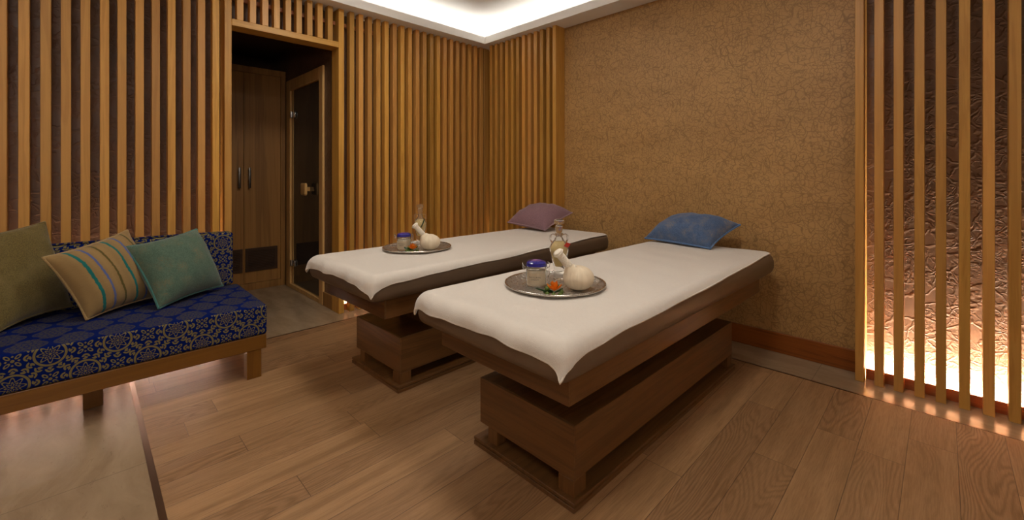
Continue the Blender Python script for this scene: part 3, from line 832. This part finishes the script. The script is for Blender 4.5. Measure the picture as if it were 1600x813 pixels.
    pts.append(ctr + ax * .160); rad.append(.012)
    obj('handle', tube(pts, rad, 20), M['cord'], c, smooth=PI)
    # flower
    f = thing('flower_sprig', 'orange blossom with green berries lying on the %s tray' % kind, 'flower', (flower[0], flower[1], zt), math.radians(45 if kind == 'near' else 20), 'flower sprigs')
    bm = bmesh.new()
    def petal(bm, a, el, L, w, base):
        d_ = Vector((math.cos(a) * math.cos(el), math.sin(a) * math.cos(el), math.sin(el))); s_ = d_.cross(Vector((0, 0, 1))).normalized(); up = s_.cross(d_)
        prof = [(0, .15), (.25, .7), (.55, 1), (.8, .75), (1, .05)]
        rows = [[bm.verts.new(Vector(base) + d_ * L * s + s_ * w * k * m + up * (.006 * abs(k) + .012 * s * s)) for k in (-1, -.4, .4, 1)] for s, m in prof]
        fs = []
        for r0, r1 in zip(rows, rows[1:]):
            for i in range(3): fs.append(bm.faces.new((r0[i], r0[i + 1], r1[i + 1], r1[i])))
        return fs
    fs = []
    for k in range(9): fs += petal(bm, k * 2 * PI / 9, .35 + .45 * (k % 2), .040, .011, (0, 0, .016))
    bmesh.ops.solidify(bm, geom=fs, thickness=.0009)
    obj('blossom', bm, M['orange'], f, smooth=1.)
    for x, y, z in ((-.030, -.022, .011), (-.006, -.036, .011), (.020, -.032, .011), (.030, .004, .012), (-.036, .006, .013), (-.014, .022, .030), (.012, .020, .034), (-.030, -.004, .028)):
        bb = bmesh.new(); ball(bb, (x, y, z), .0095, u=12, v=8); tube([(x, y, z + .006), (x, y, z + .013)], [.0045, .001], 6, bb)
        obj('berry', bb, M['green'], f, smooth=PI)
    for a, L in ((PI * .97, .078), (PI * 1.08, .060), (PI * .8, .05), (.3, .04)):
        bb = bmesh.new(); ff = petal(bb, a, .05, L, .010, (0, 0, .007)); bmesh.ops.solidify(bb, geom=ff, thickness=.0008)
        obj('leaf', bb, M['leaf'], f, smooth=1.)
    if kind == 'far':
        bb = bmesh.new(); ff = petal(bb, 0, 1.1, .075, .017, (0, 0, 0)); bmesh.ops.solidify(bb, geom=ff, thickness=.0008)
        o = obj('leaf', bb, M['leaf'], b, smooth=1.); o.location = (.018, -.055, .140)
spa_set('near', (-1.232, 1.500, ZT), (-1.290, 1.440), (-1.281, 1.590), (-1.111, 1.513), (-1.128, 1.369), 'front')
spa_set('far', (-2.497, 1.588, ZT), (-2.516, 1.499), (-2.604, 1.679), (-2.386, 1.615), (-2.384, 1.483), 'farther')

# ------------------------------------------------------------------ camera and view
cam = bpy.data.cameras.new('camera'); co = bpy.data.objects.new('camera', cam); COL.objects.link(co)
cam.sensor_width = 36; cam.lens = 36 * 670.6 / 1600; cam.shift_y = -(406.5 - 272.5) / 1600; cam.clip_start = .02
co.location = (0, 0, 1.2); co.rotation_euler = (PI / 2, 0, .78725)
sc.camera = co
w = bpy.data.worlds.new('world'); sc.world = w; w.use_nodes = True
w.node_tree.nodes['Background'].inputs[0].default_value = (1, .85, .7, 1); w.node_tree.nodes['Background'].inputs[1].default_value = .02
vs = sc.view_settings; sc.display_settings.display_device = 'sRGB'
vs.view_transform = 'Standard'; vs.look = 'None'; vs.gamma = 1; vs.exposure = 0; vs.use_curve_mapping = False
